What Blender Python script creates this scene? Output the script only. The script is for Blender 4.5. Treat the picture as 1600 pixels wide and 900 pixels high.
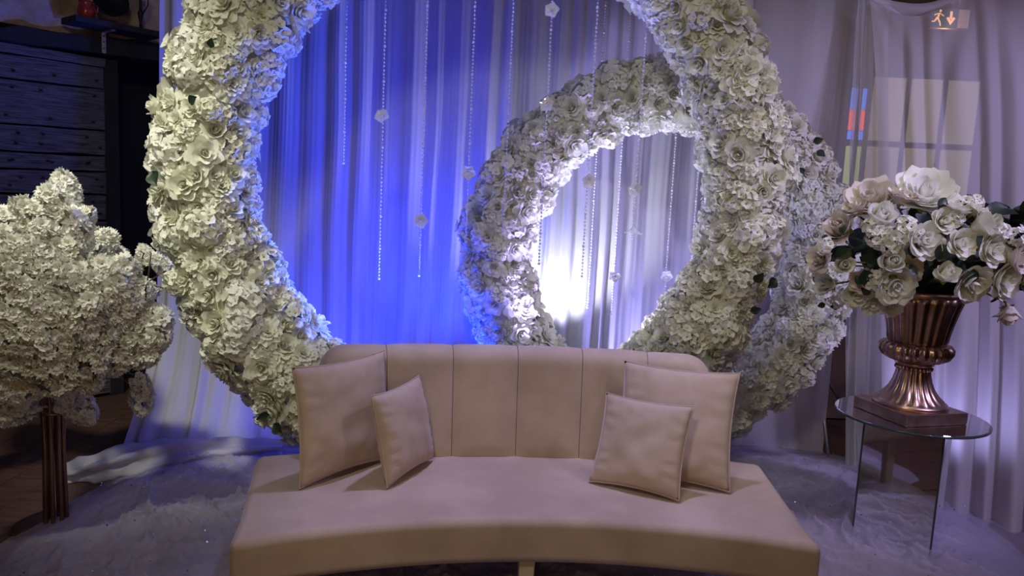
import bpy, bmesh, math, random
from mathutils import Vector, Matrix, noise
for _o in list(bpy.data.objects): bpy.data.objects.remove(_o)
SC = bpy.context.scene
COL = SC.collection
PI = math.pi
rnd = random.Random(7)

# ------------------------------------------------------------ camera, world, lights, exposure
F = 1155.0; PITCH = math.radians(7.2); ROLL = math.radians(2.7); CAM = Vector((0, 0, 1.5))
fw = Vector((0, math.cos(PITCH), -math.sin(PITCH)))
up0 = Vector((0, math.sin(PITCH), math.cos(PITCH))); rt0 = Vector((1, 0, 0))
rt = math.cos(ROLL)*rt0 + math.sin(ROLL)*up0
up = -math.sin(ROLL)*rt0 + math.cos(ROLL)*up0
cd = bpy.data.cameras.new('camera'); cam = bpy.data.objects.new('camera', cd); COL.objects.link(cam)
cd.sensor_width = 36; cd.lens = 36*F/1600; cd.clip_start = .05
M4 = Matrix(((rt.x, up.x, -fw.x, CAM.x), (rt.y, up.y, -fw.y, CAM.y), (rt.z, up.z, -fw.z, CAM.z), (0, 0, 0, 1)))
cam.matrix_world = M4
SC.camera = cam
def at(x, y, Y):
    d = (x-800)/F*rt - (y-450)/F*up + fw
    return CAM + d*(Y/d.y)
def pix(p):
    d = Vector(p)-CAM; z = d.dot(fw)
    return 800+F*d.dot(rt)/z, 450-F*d.dot(up)/z

SC.view_settings.view_transform = 'Standard'; SC.view_settings.look = 'None'
SC.view_settings.gamma = 1; SC.view_settings.exposure = 0.0; SC.view_settings.use_curve_mapping = False
w = bpy.data.worlds.new('world'); SC.world = w; w.use_nodes = True
w.node_tree.nodes['Background'].inputs[0].default_value = (.30, .30, .42, 1)
w.node_tree.nodes['Background'].inputs[1].default_value = .02

def lamp(name, kind, loc, target, energy, color, size=.1, spot=60, blend=.5, size_y=None):
    l = bpy.data.lights.new(name, kind); l.energy = energy; l.color = color
    if kind == 'AREA':
        l.size = size
        if size_y: l.shape = 'RECTANGLE'; l.size_y = size_y
    else: l.shadow_soft_size = size
    if kind == 'SPOT': l.spot_size = math.radians(spot); l.spot_blend = blend
    o = bpy.data.objects.new(name, l); COL.objects.link(o); o.location = loc
    o.rotation_euler = (Vector(target)-Vector(loc)).to_track_quat('-Z', 'Y').to_euler()
    return o
# room lamps: warm ceiling lamp behind the photographer, violet stage lamp high on the right, plus added fills
lamp('ceiling_lamp_light', 'SPOT', (-.5, .4, 3.2), (-.35, 3.4, 1.75), 88, (1, .96, .76), .22, 88, .6)
lamp('flower_fill_light', 'SPOT', (-1.75, 1.45, 3.5), (-1.74, 3.1, 1.5), 320, (1, .99, .82), .10, 43, 1)  # added unseen spot, brightens the left hoop arm and blossoms
lamp('flower_fill_light', 'SPOT', (1.15, 2.35, 3.5), (1.15, 3.25, .5), 45, (1, .96, .82), .10, 52, 1)  # added unseen spot, brightens the right side of the hoops
lamp('stage_lamp_light', 'SPOT', (2.1, 1.55, 3.0), (.1, 2.85, .5), 34, (.92, .78, 1), .08, 80, .7)
lamp('stage_lamp_light', 'SPOT', (.15, 2.95, 3.45), (.12, 2.45, .45), 185, (.50, .46, 1), .08, 46, .8)
lamp('stage_lamp_light', 'SPOT', (3.2, 1.2, 3.2), (1.95, 4.0, 1.2), 300, (.62, .54, 1), .12, 62, .8)
lamp('warm_fill_light', 'POINT', (-.3, -1.6, 1.1), (0, 2, .5), 44, (1, .66, .30), .2)  # added unseen warm fill for the sofa front
# blue, white and violet uplights standing behind the sofa and the hoops
BLUE = (.010, .030, 1)
lamp('blue_uplight_light', 'SPOT', (-.85, 3.98, .22), (-.95, 4.30, 2.0), 120, BLUE, .05, 150, .9)
lamp('blue_uplight_light', 'SPOT', (-.35, 4.00, .22), (-.40, 4.55, 2.4), 300, BLUE, .05, 90, .9)
lamp('white_uplight_light', 'SPOT', (.25, 4.37, .62), (.25, 4.41, 1.6), 85, (.80, .82, 1), .04, 128, .9)
lamp('violet_uplight_light', 'SPOT', (.95, 4.34, .16), (.75, 4.60, 2.5), 120, (.36, .34, 1), .06, 110, .9)
lamp('blue_uplight_light', 'SPOT', (-.45, 3.70, .72), (-1.15, 3.30, 1.75), 170, (.10, .17, 1), .05, 112, .6)
lamp('violet_uplight_light', 'SPOT', (.40, 3.76, .70), (1.0, 3.45, 1.8), 24, (.74, .72, 1), .05, 110, .8)
lamp('violet_uplight_light', 'SPOT', (.08, 3.78, .70), (.35, 4.60, 2.6), 110, (.42, .36, 1), .05, 56, .9)
lamp('violet_uplight_light', 'SPOT', (1.98, 3.36, .30), (2.55, 3.75, 1.5), 20, (.50, .46, 1), .05, 130, .8)
lamp('violet_uplight_light', 'SPOT', (-1.15, 3.85, .22), (-1.6, 4.5, .7), 12, (.16, .18, 1), .06, 140, .9)

# ------------------------------------------------------------ helpers
def link(name, me, mat=None, parent=None, smooth=True):
    o = bpy.data.objects.new(name, me); COL.objects.link(o)
    if mat and not me.materials: me.materials.append(mat)
    if parent: o.parent = parent
    if smooth and len(me.polygons): me.polygons.foreach_set('use_smooth', [True]*len(me.polygons))
    return o
def mesh(name, v, f):
    me = bpy.data.meshes.new(name); me.from_pydata([tuple(p) for p in v], [], f); me.update(); return me
def tag(o, label=None, cat=None, group=None, kind=None):
    if label: o['label'] = label
    if cat: o['category'] = cat
    if group: o['group'] = group
    if kind: o['kind'] = kind
    return o
def thing(name, loc, label, cat, group=None, rz=0):
    o = bpy.data.objects.new(name, None); COL.objects.link(o); o.location = loc; o.rotation_euler.z = rz
    o.empty_display_size = .05
    return tag(o, label, cat, group)
class MB:
    def __init__(s): s.v = []; s.f = []
    def add(s, v, f, m=None):
        b = len(s.v)
        s.v += [tuple(m @ Vector(p)) if m else tuple(p) for p in v]
        s.f += [tuple(i+b for i in q) for q in f]
    def grid(s, fn, nu, nv, closeu=False):
        b = len(s.v); n = nu if closeu else nu+1
        for j in range(nv+1):
            for i in range(n): s.v.append(tuple(fn(i/nu, j/nv)))
        for j in range(nv):
            for i in range(nu):
                i2 = (i+1) % n
                s.f.append((b+j*n+i, b+j*n+i2, b+(j+1)*n+i2, b+(j+1)*n+i))
    def box(s, c, d, m=None, taper=1):
        x, y, z = c; a, b_, h = d[0]/2, d[1]/2, d[2]/2
        vs = []
        for zz, k in ((-h, taper), (h, 1)):
            for xx, yy in ((-a, -b_), (a, -b_), (a, b_), (-a, b_)): vs.append((x+xx*k, y+yy*k, z+zz))
        s.add(vs, [(0, 3, 2, 1), (4, 5, 6, 7), (0, 1, 5, 4), (1, 2, 6, 5), (2, 3, 7, 6), (3, 0, 4, 7)], m)
    def tube(s, pts, r, n=6, cap=True):
        pts = [Vector(p) for p in pts]; b = len(s.v); k = len(pts)
        rr = r if isinstance(r, (list, tuple)) else [r]*k
        ref = None
        for i, p in enumerate(pts):
            t = (pts[min(i+1, k-1)]-pts[max(i-1, 0)]).normalized()
            if ref is None: ref = t.orthogonal().normalized()
            ref = (ref - t*ref.dot(t)).normalized(); bi = t.cross(ref)
            for j in range(n):
                a = 2*PI*j/n; s.v.append(tuple(p+(ref*math.cos(a)+bi*math.sin(a))*rr[i]))
        for i in range(k-1):
            for j in range(n):
                j2 = (j+1) % n; s.f.append((b+i*n+j, b+i*n+j2, b+(i+1)*n+j2, b+(i+1)*n+j))
        if cap:
            s.f.append(tuple(b+j for j in range(n-1, -1, -1))); s.f.append(tuple(b+(k-1)*n+j for j in range(n)))
    def lathe(s, prof, n=32, mod=None):
        b = len(s.v)
        for k, (r, z) in enumerate(prof):
            for j in range(n):
                a = 2*PI*j/n; q = r*(mod(k, a) if mod else 1); s.v.append((q*math.cos(a), q*math.sin(a), z))
        for k in range(len(prof)-1):
            for j in range(n):
                j2 = (j+1) % n; s.f.append((b+k*n+j, b+k*n+j2, b+(k+1)*n+j2, b+(k+1)*n+j))
        s.f.append(tuple(b+j for j in range(n-1, -1, -1))); s.f.append(tuple(b+(len(prof)-1)*n+j for j in range(n)))
    def build(s, name, mat=None, parent=None, smooth=True):
        return link(name, mesh(name, s.v, s.f), mat, parent, smooth)
def bevel(o, wd, seg=2, ang=40):
    m = o.modifiers.new('bevel', 'BEVEL'); m.width = wd; m.segments = seg; m.limit_method = 'ANGLE'; m.angle_limit = math.radians(ang)
    return o
def n3(x, y, z): return noise.noise(Vector((x, y, z)))

# ------------------------------------------------------------ materials
MATS = {}
class NT:
    def __init__(s, name):
        s.m = bpy.data.materials.new(name); s.m.use_nodes = True; s.t = s.m.node_tree; s.t.nodes.clear()
        s.out = s.t.nodes.new('ShaderNodeOutputMaterial'); MATS[name] = s.m
    def n(s, typ, **kw):
        nd = s.t.nodes.new('ShaderNode'+typ)
        for k, v in kw.items():
            if k.startswith('_'): setattr(nd, k[1:], v)
            else:
                i = nd.inputs[int(k[1:])] if k[0] == 'i' and k[1:].isdigit() else nd.inputs[k.replace('__', ' ')]
                if isinstance(v, bpy.types.NodeSocket): s.t.links.new(v, i)
                else: i.default_value = v
        return nd
    def surf(s, sock): s.t.links.new(sock, s.out.inputs[0]); return s.m
    def noise(s, scale, detail=4, coord='Object', stretch=None, rough=.55):
        c = s.n('TexCoord').outputs[coord]
        if stretch: c = s.n('Mapping', Vector=c, Scale=stretch).outputs[0]
        return s.n('TexNoise', Vector=c, Scale=scale, Detail=detail, Roughness=rough).outputs[0]
    def ramp(s, fac, c0, c1, p0=.3, p1=.7):
        r = s.n('ValToRGB', Fac=fac); e = r.color_ramp.elements
        e[0].color = (*c0, 1); e[1].color = (*c1, 1); e[0].position = p0; e[1].position = p1
        return r.outputs[0]
    def bump(s, h, strength=.3, dist=.01): return s.n('Bump', Height=h, Strength=strength, Distance=dist).outputs[0]
    def pb(s, col, rough=.6, metal=0, normal=None, **kw):
        p = s.n('BsdfPrincipled', Roughness=rough, Metallic=metal, **kw)
        if isinstance(col, bpy.types.NodeSocket): s.t.links.new(col, p.inputs['Base Color'])
        else: p.inputs['Base Color'].default_value = (*col, 1)
        if normal: s.t.links.new(normal, p.inputs['Normal'])
        return p.outputs[0]
    def mix(s, f, a, b): return s.n('MixShader', i0=f, i1=a, i2=b).outputs[0]

def petal_mat(name, c0, c1, trans=.24):
    t = NT(name); r = t.n('ObjectInfo').outputs['Random']; col = t.ramp(r, c0, c1, 0, 1)
    d = t.n('BsdfDiffuse', Color=col).outputs[0]; tr = t.n('BsdfTranslucent', Color=col).outputs[0]
    return t.surf(t.mix(trans, d, tr))
PETAL = petal_mat('petal_cream', (.80, .80, .68), (.89, .89, .78), .30)
PETAL2 = petal_mat('petal_ivory', (.83, .83, .69), (.89, .90, .80), .30)
PETALW = petal_mat('petal_white', (.88, .88, .80), (.93, .93, .88), .3)
PETALP = petal_mat('petal_blush', (.74, .64, .58), (.80, .74, .68), .25)
PETALY = petal_mat('petal_heart', (.70, .68, .38), (.78, .74, .46), .3)
def leaf_mat(name, c):
    t = NT(name); col = t.ramp(t.noise(30), tuple(x*.7 for x in c), c)
    return t.surf(t.pb(col, .5))
LEAF = leaf_mat('leaf_dark_green', (.018, .035, .020)); LEAFY = leaf_mat('leaf_yellow_green', (.35, .36, .10))
STEM = leaf_mat('stem_brown_green', (.10, .10, .04))
def cloth_mat(name, col, transl, transp, bump=.15):
    t = NT(name)
    nm = t.bump(t.noise(90, 3), bump, .002)
    d = t.n('BsdfDiffuse', Color=(*col, 1), Normal=nm).outputs[0]; tr = t.n('BsdfTranslucent', Color=(*col, 1)).outputs[0]
    a = t.mix(transl, d, tr)
    if transp: a = t.mix(transp, a, t.n('BsdfTransparent').outputs[0])
    return t.surf(a)
VOILE = cloth_mat('voile_white', (.66, .65, .70), .25, .22)
SHEER = cloth_mat('sheer_white', (.74, .72, .74), .30, .30)
SHEER2 = cloth_mat('sheer_lilac', (.74, .71, .76), .25, .38)
TULLE = cloth_mat('tulle_white', (.66, .61, .80), .30, .66)
def velvet():
    t = NT('velvet_beige'); nz = t.noise(3.2, 5, rough=.6); nz2 = t.noise(260, 2)
    col = t.ramp(nz, (.44, .335, .262), (.56, .44, .355), .38, .62)
    return t.surf(t.pb(col, .8, normal=t.bump(nz2, .12, .002), **{'Sheen__Weight': .35, 'Sheen__Roughness': .4, 'Sheen__Tint': (.9, .8, .8, 1)}))
VELVET = velvet()
def simple(name, c, rough=.5, metal=0, ns=20, var=.25, bump=0, stretch=None):
    t = NT(name); nz = t.noise(ns, 5, stretch=stretch)
    col = t.ramp(nz, tuple(x*(1-var) for x in c), tuple(min(1, x*(1+var)) for x in c))
    return t.surf(t.pb(col, rough, metal, t.bump(nz, bump, .02) if bump else None))
BRONZE = simple('bronze_rose', (.46, .30, .24), .34, 1, 14, .30, .05)
COPPER = simple('copper_brown', (.36, .21, .15), .4, .9, 9, .25)
MIRROR = simple('mirror_silver', (.82, .82, .84), .03, 1, 3, .02)
GLASSEDGE = simple('glass_edge_dark', (.06, .09, .09), .15, .2, 5, .1)
OLDWOOD = simple('old_dark_wood', (.085, .080, .072), .75, 0, 7, .65, .8, (1, 1, 14))
BLACKWOOD = simple('charred_beam', (.010, .009, .009), .8, 0, 12, .5, .6)
PLASTER = simple('ochre_plaster', (.34, .25, .16), .95, 0, 5, .55, .9)
DARKVOID = simple('recess_black', (.006, .006, .008), .9, 0, 3, .3)  # near-black colour stands in for the shade inside the recess
BROWNWALL = simple('brown_plaster', (.20, .13, .085), .9, 0, 4, .3, .4)
IRON = simple('black_iron', (.02, .02, .02), .5, .7, 30, .3)
REDGLAZE = simple('red_glaze', (.28, .03, .02), .2, 0, 20, .4)
ZINC = simple('zinc_bracket', (.55, .50, .38), .45, .8, 20, .15)
STEEL = simple('grey_steel', (.30, .30, .32), .35, .8, 20, .15)
CREAMWOOD = simple('cream_leg', (.62, .52, .36), .45, 0, 12, .12)
FLOORM = simple('floor_red_brown', (.10, .052, .036), .4, 0, 5, .35, .15, (1, 6, 1))
JOINT = simple('floor_joint', (.02, .012, .01), .8)
def glassy(name, c, rough=.05, al=.55):
    t = NT(name)
    return t.surf(t.mix(al, t.n('BsdfTransparent').outputs[0], t.pb(c, rough, 0, None, **{'Specular__IOR__Level': .9})))
CRYSTAL = glassy('bead_crystal', (.90, .90, .96), .10, .85)
SEQUIN = simple('sequin_silver', (.9, .9, .95), .08, 1)
def emit(name, c, e, base=.4):
    t = NT(name); nz = t.noise(2.2, 3)
    p = t.n('BsdfPrincipled', Roughness=.3); p.inputs['Base Color'].default_value = (*[x*base for x in c], 1)
    p.inputs['Emission Color'].default_value = (*c, 1); p.inputs['Emission Strength'].default_value = e
    return t.surf(p.outputs[0])
PANE_WARM = emit('pane_warm', (.95, .78, .52), .26)
PANE_RED = emit('pane_red', (1, .10, .04), 1.5); PANE_BLUE = emit('pane_blue', (.10, .22, 1), 1.4)
PANE_YG = emit('pane_yellow_green', (.75, .80, .32), .6)
SIGN_G = emit('sign_green', (.02, .10, .09), .5); SIGN_W = emit('sign_orange', (1, .50, .26), 1.6); SIGN_GREY = emit('sign_grey', (.5, .38, .36), .45)
LENS = emit('lamp_lens', (.7, .75, 1), 1.0)

# ------------------------------------------------------------ the setting
mb = MB(); mb.box((0, 1, -.06), (9, 12, .10)); floor = tag(mb.build('floor', JOINT, smooth=False), kind='structure')
pl = MB(); pl.box((0, 0, -.005), (.178, 2.0, .012)); plm = mesh('floor_plank', pl.v, pl.f); plm.materials.append(FLOORM)
for i in range(34):
    for j in range(3):
        o = link('floor_plank', plm, None, floor, False); o.location = (-3.05+i*.181, .55+j*2.01+(.9 if i % 2 else 0)-.4, rnd.uniform(-.001, .001))
def wallbox(name, c, d, mat):
    m = MB(); m.box(c, d); return tag(m.build(name, mat, None, False), kind='structure')
wallbox('wall_back', (1.2, 6.0, 1.7), (6.6, .2, 3.6), BROWNWALL)
wallbox('wall_right', (4.4, 1.0, 1.7), (.2, 10, 3.6), BROWNWALL)
wallbox('wall_front', (0, -4.6, 1.7), (9, .2, 3.6), BROWNWALL)
wallbox('ceiling', (0, 1, 3.65), (9, 12, .2), BROWNWALL)
# angled stone wall with barn door at the left; s runs along the wall towards the viewer
WO = Vector((-2.46, 5.3, 0)); WD = Vector((-.619, -.786, 0)).normalized(); WN = Vector((-WD.y, WD.x, 0))
if WN.dot(Vector((1, -1, 0))) < 0: WN = -WN
def wl(s, z, out=0): return WO + WD*s + Vector((0, 0, z)) + WN*out
def wbox(m, s0, s1, z0, z1, o0, o1, jit=0):
    b = len(m.v)
    for s in (s0, s1):
        for z in (z0, z1):
            for o in (o0, o1):
                m.v.append(tuple(wl(s+rnd.uniform(-jit, jit), z+rnd.uniform(-jit, jit), o)))
    for q in ((0, 1, 3, 2), (4, 6, 7, 5), (0, 4, 5, 1), (2, 3, 7, 6), (1, 5, 7, 3), (0, 2, 6, 4)): m.f.append(tuple(b+i for i in q))
m = MB()
def rough(u, v):
    s = -1.2+u*6.2; z = 2.36+v*1.24
    return wl(s, z, .05+.06*n3(s*3, z*3, 1)+.03*n3(s*9, z*9, 4)+.012*n3(s*25, z*25, 8))
m.grid(rough, 180, 44); m.grid(lambda u, v: wl(-1.2+u*6.2, 2.36, -.5+v*.55), 20, 2)
wall_left = tag(m.build('wall_left', PLASTER), kind='structure')
m = MB(); wbox(m, -1.2, 5, 0, 3.6, -.62, -.5); tag(m.build('wall_recess', DARKVOID, None, False), kind='structure')
m = MB()
def beam(u, v):
    s = -1.2+u*6.2; k = v*4
    z0, z1 = 2.285-.03*s, 2.42-.085*s*.9
    z0 += .012*n3(s*5, 0, 3); z1 += .028*n3(s*6, 2, 7)
    pts = [(-.02, z1), (.10, z1-.01), (.11, z0), (-.30, z0), (-.30, z0)]
    i = min(3, int(k)); t = k-i; a, b = pts[i], pts[i+1]
    return wl(s, a[1]+(b[1]-a[1])*t, a[0]+(b[0]-a[0])*t)
m.grid(beam, 120, 4); tag(m.build('trim_1', BLACKWOOD, None, False), kind='structure')
door = thing('door_1', tuple(wl(1.5, 0)), None, None); tag(door, kind='structure')
def dpart(m, name, mat):
    o = m.build(name, mat, None, False); o.parent = door; o.matrix_parent_inverse = Matrix.Translation(door.location).inverted(); return o
edges = [0.02, .24, .50, .74, .98, 1.20, 1.375, 1.522, 1.628, 1.79, 2.055, 2.20]
for i in range(len(edges)-1):
    m = MB(); z0, z1 = edges[i]+.006, edges[i+1]-.006
    def plank(u, v):
        s = .45+u*3.3; sl = -.018*(s-.45)
        if v < .12 or v > .88: o = -.02
        else: o = .02+.004*math.sin(i*2.3)+.008*n3(s*2, i*3.1, 0)
        vv = 0 if v < .01 else 1 if v > .99 else .0 if v < .2 else 1. if v > .8 else v
        return wl(s, z0+(z1-z0)*vv+sl+.006*n3(s*4, i*5.5+round(v), 2), o)
    m.grid(plank, 60, 6); dpart(m, 'plank', OLDWOOD)
m = MB(); wbox(m, .45, 3.75, 2.195, 2.25, -.02, .045, .004); dpart(m, 'door_rail', OLDWOOD)
m = MB(); wbox(m, .36, .45, 0, 2.25, -.04, .02); dpart(m, 'door_jamb', BLACKWOOD)
m = MB()
for i in range(1, len(edges)-1):
    for s in (.52, .78, .98, 1.22, 1.5):
        for dz in (.05, -.05):
            p = wl(s+rnd.uniform(-.05, .05), edges[i]+dz-.018*(s-.45), .028); m.box(p, (.014, .014, .012))
tag(dpart(m, 'nail', BLACKWOOD), kind='stuff')
m = MB(); wbox(m, -.2, .36, 0, 2.3, -.46, -.42); tag(m.build('recess_shade_panel', DARKVOID, None, False), kind='structure')  # no door: dark sheet painting the shade of the opening beside the planks

# window behind the sheers, warm light and a coloured strip of panes
win = thing('window_1', (2.6, 5.6, 0), None, None); tag(win, kind='structure')
def wpane(name, x0, x1, z0, z1, mat, y=5.2):
    m = MB(); m.box(((x0+x1)/2-2.6, y-5.6, (z0+z1)/2), (x1-x0, .02, z1-z0)); return m.build(name, mat, win, False)
for x0, x1, z0, z1, mt in ((2.25, 2.30, 2.19, 2.33, PANE_BLUE), (2.25, 2.30, 2.05, 2.185, PANE_RED), (2.25, 2.30, 1.985, 2.045, PANE_BLUE), (2.25, 2.30, 1.62, 1.94, PANE_YG),
                           (2.325, 2.36, 2.19, 2.33, PANE_BLUE), (2.325, 2.36, 2.05, 2.185, PANE_RED), (2.325, 2.36, 1.985, 2.045, PANE_BLUE), (2.325, 2.36, 1.62, 1.94, PANE_YG)):
    wpane('stained_pane', x0, x1, z0, z1, mt)
for x0, x1 in ((2.40, 2.62), (2.655, 2.87), (2.905, 3.12)):
    for z0, z1 in ((1.985, 2.41), (1.52, 1.945)): wpane('pane', x0, x1, z0, z1, PANE_WARM)
for x in (2.235, 2.3125, 2.38, 2.637, 2.887, 3.137): wpane('mullion', x-.014, x+.014, 1.46, 2.45, OLDWOOD, 5.19)
for z in (1.48, 1.965, 2.43): wpane('glazing_bar', 2.22, 3.15, z-.018, z+.018, OLDWOOD, 5.185)
# wall around the window stands in front of wall_back
wallbox('wall_window_1', (2.68, 5.26, .73), (2.0, .08, 1.46), BROWNWALL); wallbox('wall_window_2', (2.68, 5.26, 3.0), (2.0, .08, 1.1), BROWNWALL)
wallbox('wall_window_3', (1.95, 5.26, 1.95), (.54, .08, 1.0), BROWNWALL); wallbox('wall_window_4', (3.42, 5.26, 1.95), (.54, .08, 1.0), BROWNWALL)

# ------------------------------------------------------------ curtains
def pleats(seed, n, wmin=.05, wmax=.13, amin=.3, amax=1.0):
    r = random.Random(seed); xs = [0]; am = []
    while xs[-1] < n: xs.append(xs[-1]+r.uniform(wmin, wmax)); am.append(r.uniform(amin, amax))
    def fn(x):
        x = max(0, min(n-1e-4, x))
        for i in range(len(am)):
            if x < xs[i+1]:
                t = (x-xs[i])/(xs[i+1]-xs[i]); a = am[i]
                return a*(math.sin(PI*t)**1.4)
        return 0
    return fn
TOP = 3.35
def curtain(name, x0, x1, Y, mat, label, seed, amp=.05, flare=None, nu=None, wr=(.06, .20), fine=.006, ztop=TOP):
    wdt = x1-x0; pf = pleats(seed, wdt*1.25, *wr); pf2 = pleats(seed+50, wdt*1.25, .015, .05)
    root = thing(name, ((x0+x1)/2, Y, 0), label, 'curtain')
    nu = nu or int(wdt*170); m = MB(); zero = root.location.copy()
    def fn(u, v):
        z = ztop*v; x = x0+u*wdt
        sh = .05*n3(u*3+seed, z*.35, 1)*(1-v)+.012*n3(x*4, z*1.3, seed)
        k = u*wdt+sh+.06
        a = amp*(.65+.5*(1-v))
        y = Y-a*pf(k)-fine*pf2(k*1.03)-.006*n3(x*12, z*1.5, seed+9)
        dx = dy = 0
        if flare: dx, dy, z = flare(u, z)
        return Vector((x+dx, y+dy, max(z, .004+.010*pf(k))))-zero
    m.grid(fn, nu, 44); o = m.build('cloth', mat, root)
    h = MB(); h.grid(lambda u, v: Vector((x0+u*wdt, Y-.02-.025*math.cos(v*2*PI), ztop+.025*math.sin(v*2*PI)))-zero, 20, 8); h.build('rod_pocket', mat, root)
    return root
def fl_left(u, z):
    s = max(0, 1-z/.85); wgt = math.exp(-(u/.30)**2); q = s**2.0
    return .26*q*wgt-.07*(1-z/3.35)*math.exp(-(u/.5)**2), -.78*q*wgt-.22*s**2.4, z
curtain('backdrop_curtain', -2.14, -.05, 4.56, VOILE, 'pleated white voile curtain lit blue, spreading over the floor at its left end', 3, .06, fl_left)
_cv = bpy.data.objects['backdrop_curtain']; m = MB()
hem = [Vector(p) for p in ((-2.16, 3.50, .035), (-2.02, 3.56, .05), (-1.86, 3.66, .06), (-1.66, 3.74, .075), (-1.44, 3.80, .08), (-1.2, 3.86, .07))]
def hemfn(u, v):
    k = u*(len(hem)-1); i = min(len(hem)-2, int(k)); c = hem[i].lerp(hem[i+1], k-i); a = v*2*PI
    r = (.028+.045*math.sin(PI*min(1, .12+u*.8)))*(1+.35*math.sin(5*a+u*9)+.35*n3(u*14, math.cos(a)*1.5, math.sin(a)*1.5))
    return c+Vector((-.4*r*math.cos(a), r*1.5*math.cos(a), max(-c.z+.004, r*.85*math.sin(a))))-_cv.location
m.grid(hemfn, 70, 30); m.build('trailing_hem', VOILE, _cv)
def fl_mid(u, z):
    s = max(0, 1-z/.9); return 0, -.22*s**2.4, z
curtain('backdrop_curtain', -.10, 1.36, 4.60, VOILE, 'pleated white voile curtain with the bright white glow behind the small flower hoop', 11, .055, fl_mid)
def fl_flat(u, z):
    s = max(0, 1-z/1.2); return -.10*s*s*u, -.25*s**1.8, z
curtain('sheer_curtain', 1.26, 2.06, 4.66, SHEER2, 'smooth flat lilac-grey sheer panel between the big hoop and the coloured panes', 21, .020, fl_flat, wr=(.18, .42), fine=.001)
def fl_strip(u, z):
    s = max(0, 1-z/2.6); return .12*s*(u), -.45*s**1.2, z
curtain('sheer_curtain', 1.93, 2.12, 4.50, SHEER, 'narrow gathered sheer strip hanging in front of the coloured window panes', 33, .05, fl_strip, nu=70, wr=(.02, .05))
# swagged curtain on the right
root = thing('swag_curtain', (2.4, 3.8, 0), 'lilac-lit white sheer curtain swagged at the top, behind the bronze urn', 'curtain')
pf = pleats(77, 3, .07, .22, .2, 1); m = MB()
def swag(u, v):
    t = 1-v
    hang = abs(math.sin(PI*min(1, u/.36))) if u < .36 else abs(math.sin(PI*(u-.36)/.64))
    ztop = 2.72-.10*hang+ .10*u
    tx, ty = 1.97+u*1.35, 4.44-u*.55
    bx, by = 1.98+u*1.05, 3.72-u*.62
    k = t**.8
    x = tx+(bx-tx)*k; y = ty+(by-ty)*k
    zb = .02+.03*n3(u*7, 0, 5)+.10*max(0, .18-u)/.18
    z = ztop+(zb-ztop)*t
    a = .022+.085*t**.8
    q = pf(u*1.5+.10*(t)*(.5-u)+.05*n3(u*2, t*2, 3))
    dr = .035*math.sin(t*34-8*hang)*math.exp(-t*11)*hang        # drape lines under the swag
    off = -a*q-dr-.012*n3(x*9, z*2, 2)
    return Vector((x+off*.45, y+off*.9, max(z, .01)))-root.location
m.grid(swag, 240, 70); m.build('cloth', SHEER2, root)
m = MB()
def roll(u, v):
    hang = abs(math.sin(PI*min(1, u/.36))) if u < .36 else abs(math.sin(PI*(u-.36)/.64))
    c = Vector((1.97+u*1.35, 4.42-u*.55, 2.72-.10*hang+.10*u)); r = .022+.012*n3(u*12, 1, 1)+.02*hang
    return c+Vector((0, -r*math.cos(v*2*PI), .7*r*math.sin(v*2*PI)))-root.location
m.grid(roll, 80, 10); m.build('swag_edge', SHEER2, root)
# backdrop stand: crossbar, uprights with tripod legs
st = thing('backdrop_stand', (2.02, 4.75, 0), 'black pipe backdrop stand showing in the gap between the right curtains', 'stand')
def stp(name, pts, r, mat=IRON):
    m = MB(); m.tube([Vector(p)-st.location for p in pts], r, 8); m.build(name, mat, st)
stp('crossbar', [(-2.2, 4.70, TOP), (2.05, 4.70, TOP)], .018)
stp('upright', [(2.02, 4.75, 0), (2.02, 4.75, TOP+.05)], .02); stp('upright', [(-2.18, 4.75, 0), (-2.18, 4.75, TOP+.05)], .02)
for a in (-.5, 1.6, 3.7): stp('leg', [(2.02, 4.75, .50), (2.02+.42*math.cos(a-1.2), 4.75+.42*math.sin(a-1.2), .02)], .012, STEEL)

# exit sign behind the swag
sg = thing('exit_sign', (2.55, 4.62, 2.67), 'small emergency exit sign with running man and down arrow behind the sheer curtain', 'sign')
m = MB(); m.box((0, .02, 0), (.235, .035, .125)); bevel(m.build('housing', STEEL, sg, False), .004)
m = MB(); m.tube([(-.06, .02, .06), (-.06, .02, .885)], .006, 6); m.build('hanger', STEEL, sg)
m = MB(); m.tube([(.06, .02, .06), (.06, .02, .885)], .006, 6); m.build('hanger', STEEL, sg)
m = MB(); m.box((-.035, -.001, 0), (.155, .006, .112)); m.build('sign_face', SIGN_G, sg, False)
m = MB(); m.box((.082, -.001, 0), (.062, .006, .105)); m.build('side_panel', SIGN_GREY, sg, False)
def flatpoly(m, pts, y=-.006): 
    b = len(m.v); m.v += [(x, y, z) for x, z in pts]; m.f.append(tuple(range(b, b+len(pts))))
m = MB(); 
flatpoly(m, [(.004+.008*math.cos(a*PI/4)-.068, .040+.008*math.sin(a*PI/4)) for a in range(8)])
for pts in ([(-.076, .028), (-.062, .030), (-.070, -.002), (-.084, -.004)], [(-.084, .002), (-.072, .002), (-.060, -.020), (-.069, -.024)], [(-.069, -.016), (-.060, -.018), (-.052, -.046), (-.061, -.046)],
            [(-.086, .004), (-.074, -.004), (-.092, -.026), (-.100, -.022)], [(-.092, -.020), (-.098, -.026), (-.112, -.024), (-.110, -.017)], [(-.064, .028), (-.060, .020), (-.044, .008), (-.040, .014)], [(-.076, .028), (-.080, .020), (-.098, .010), (-.100, .018)]): flatpoly(m, pts)
m.build('running_figure', SIGN_W, sg, False)
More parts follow.
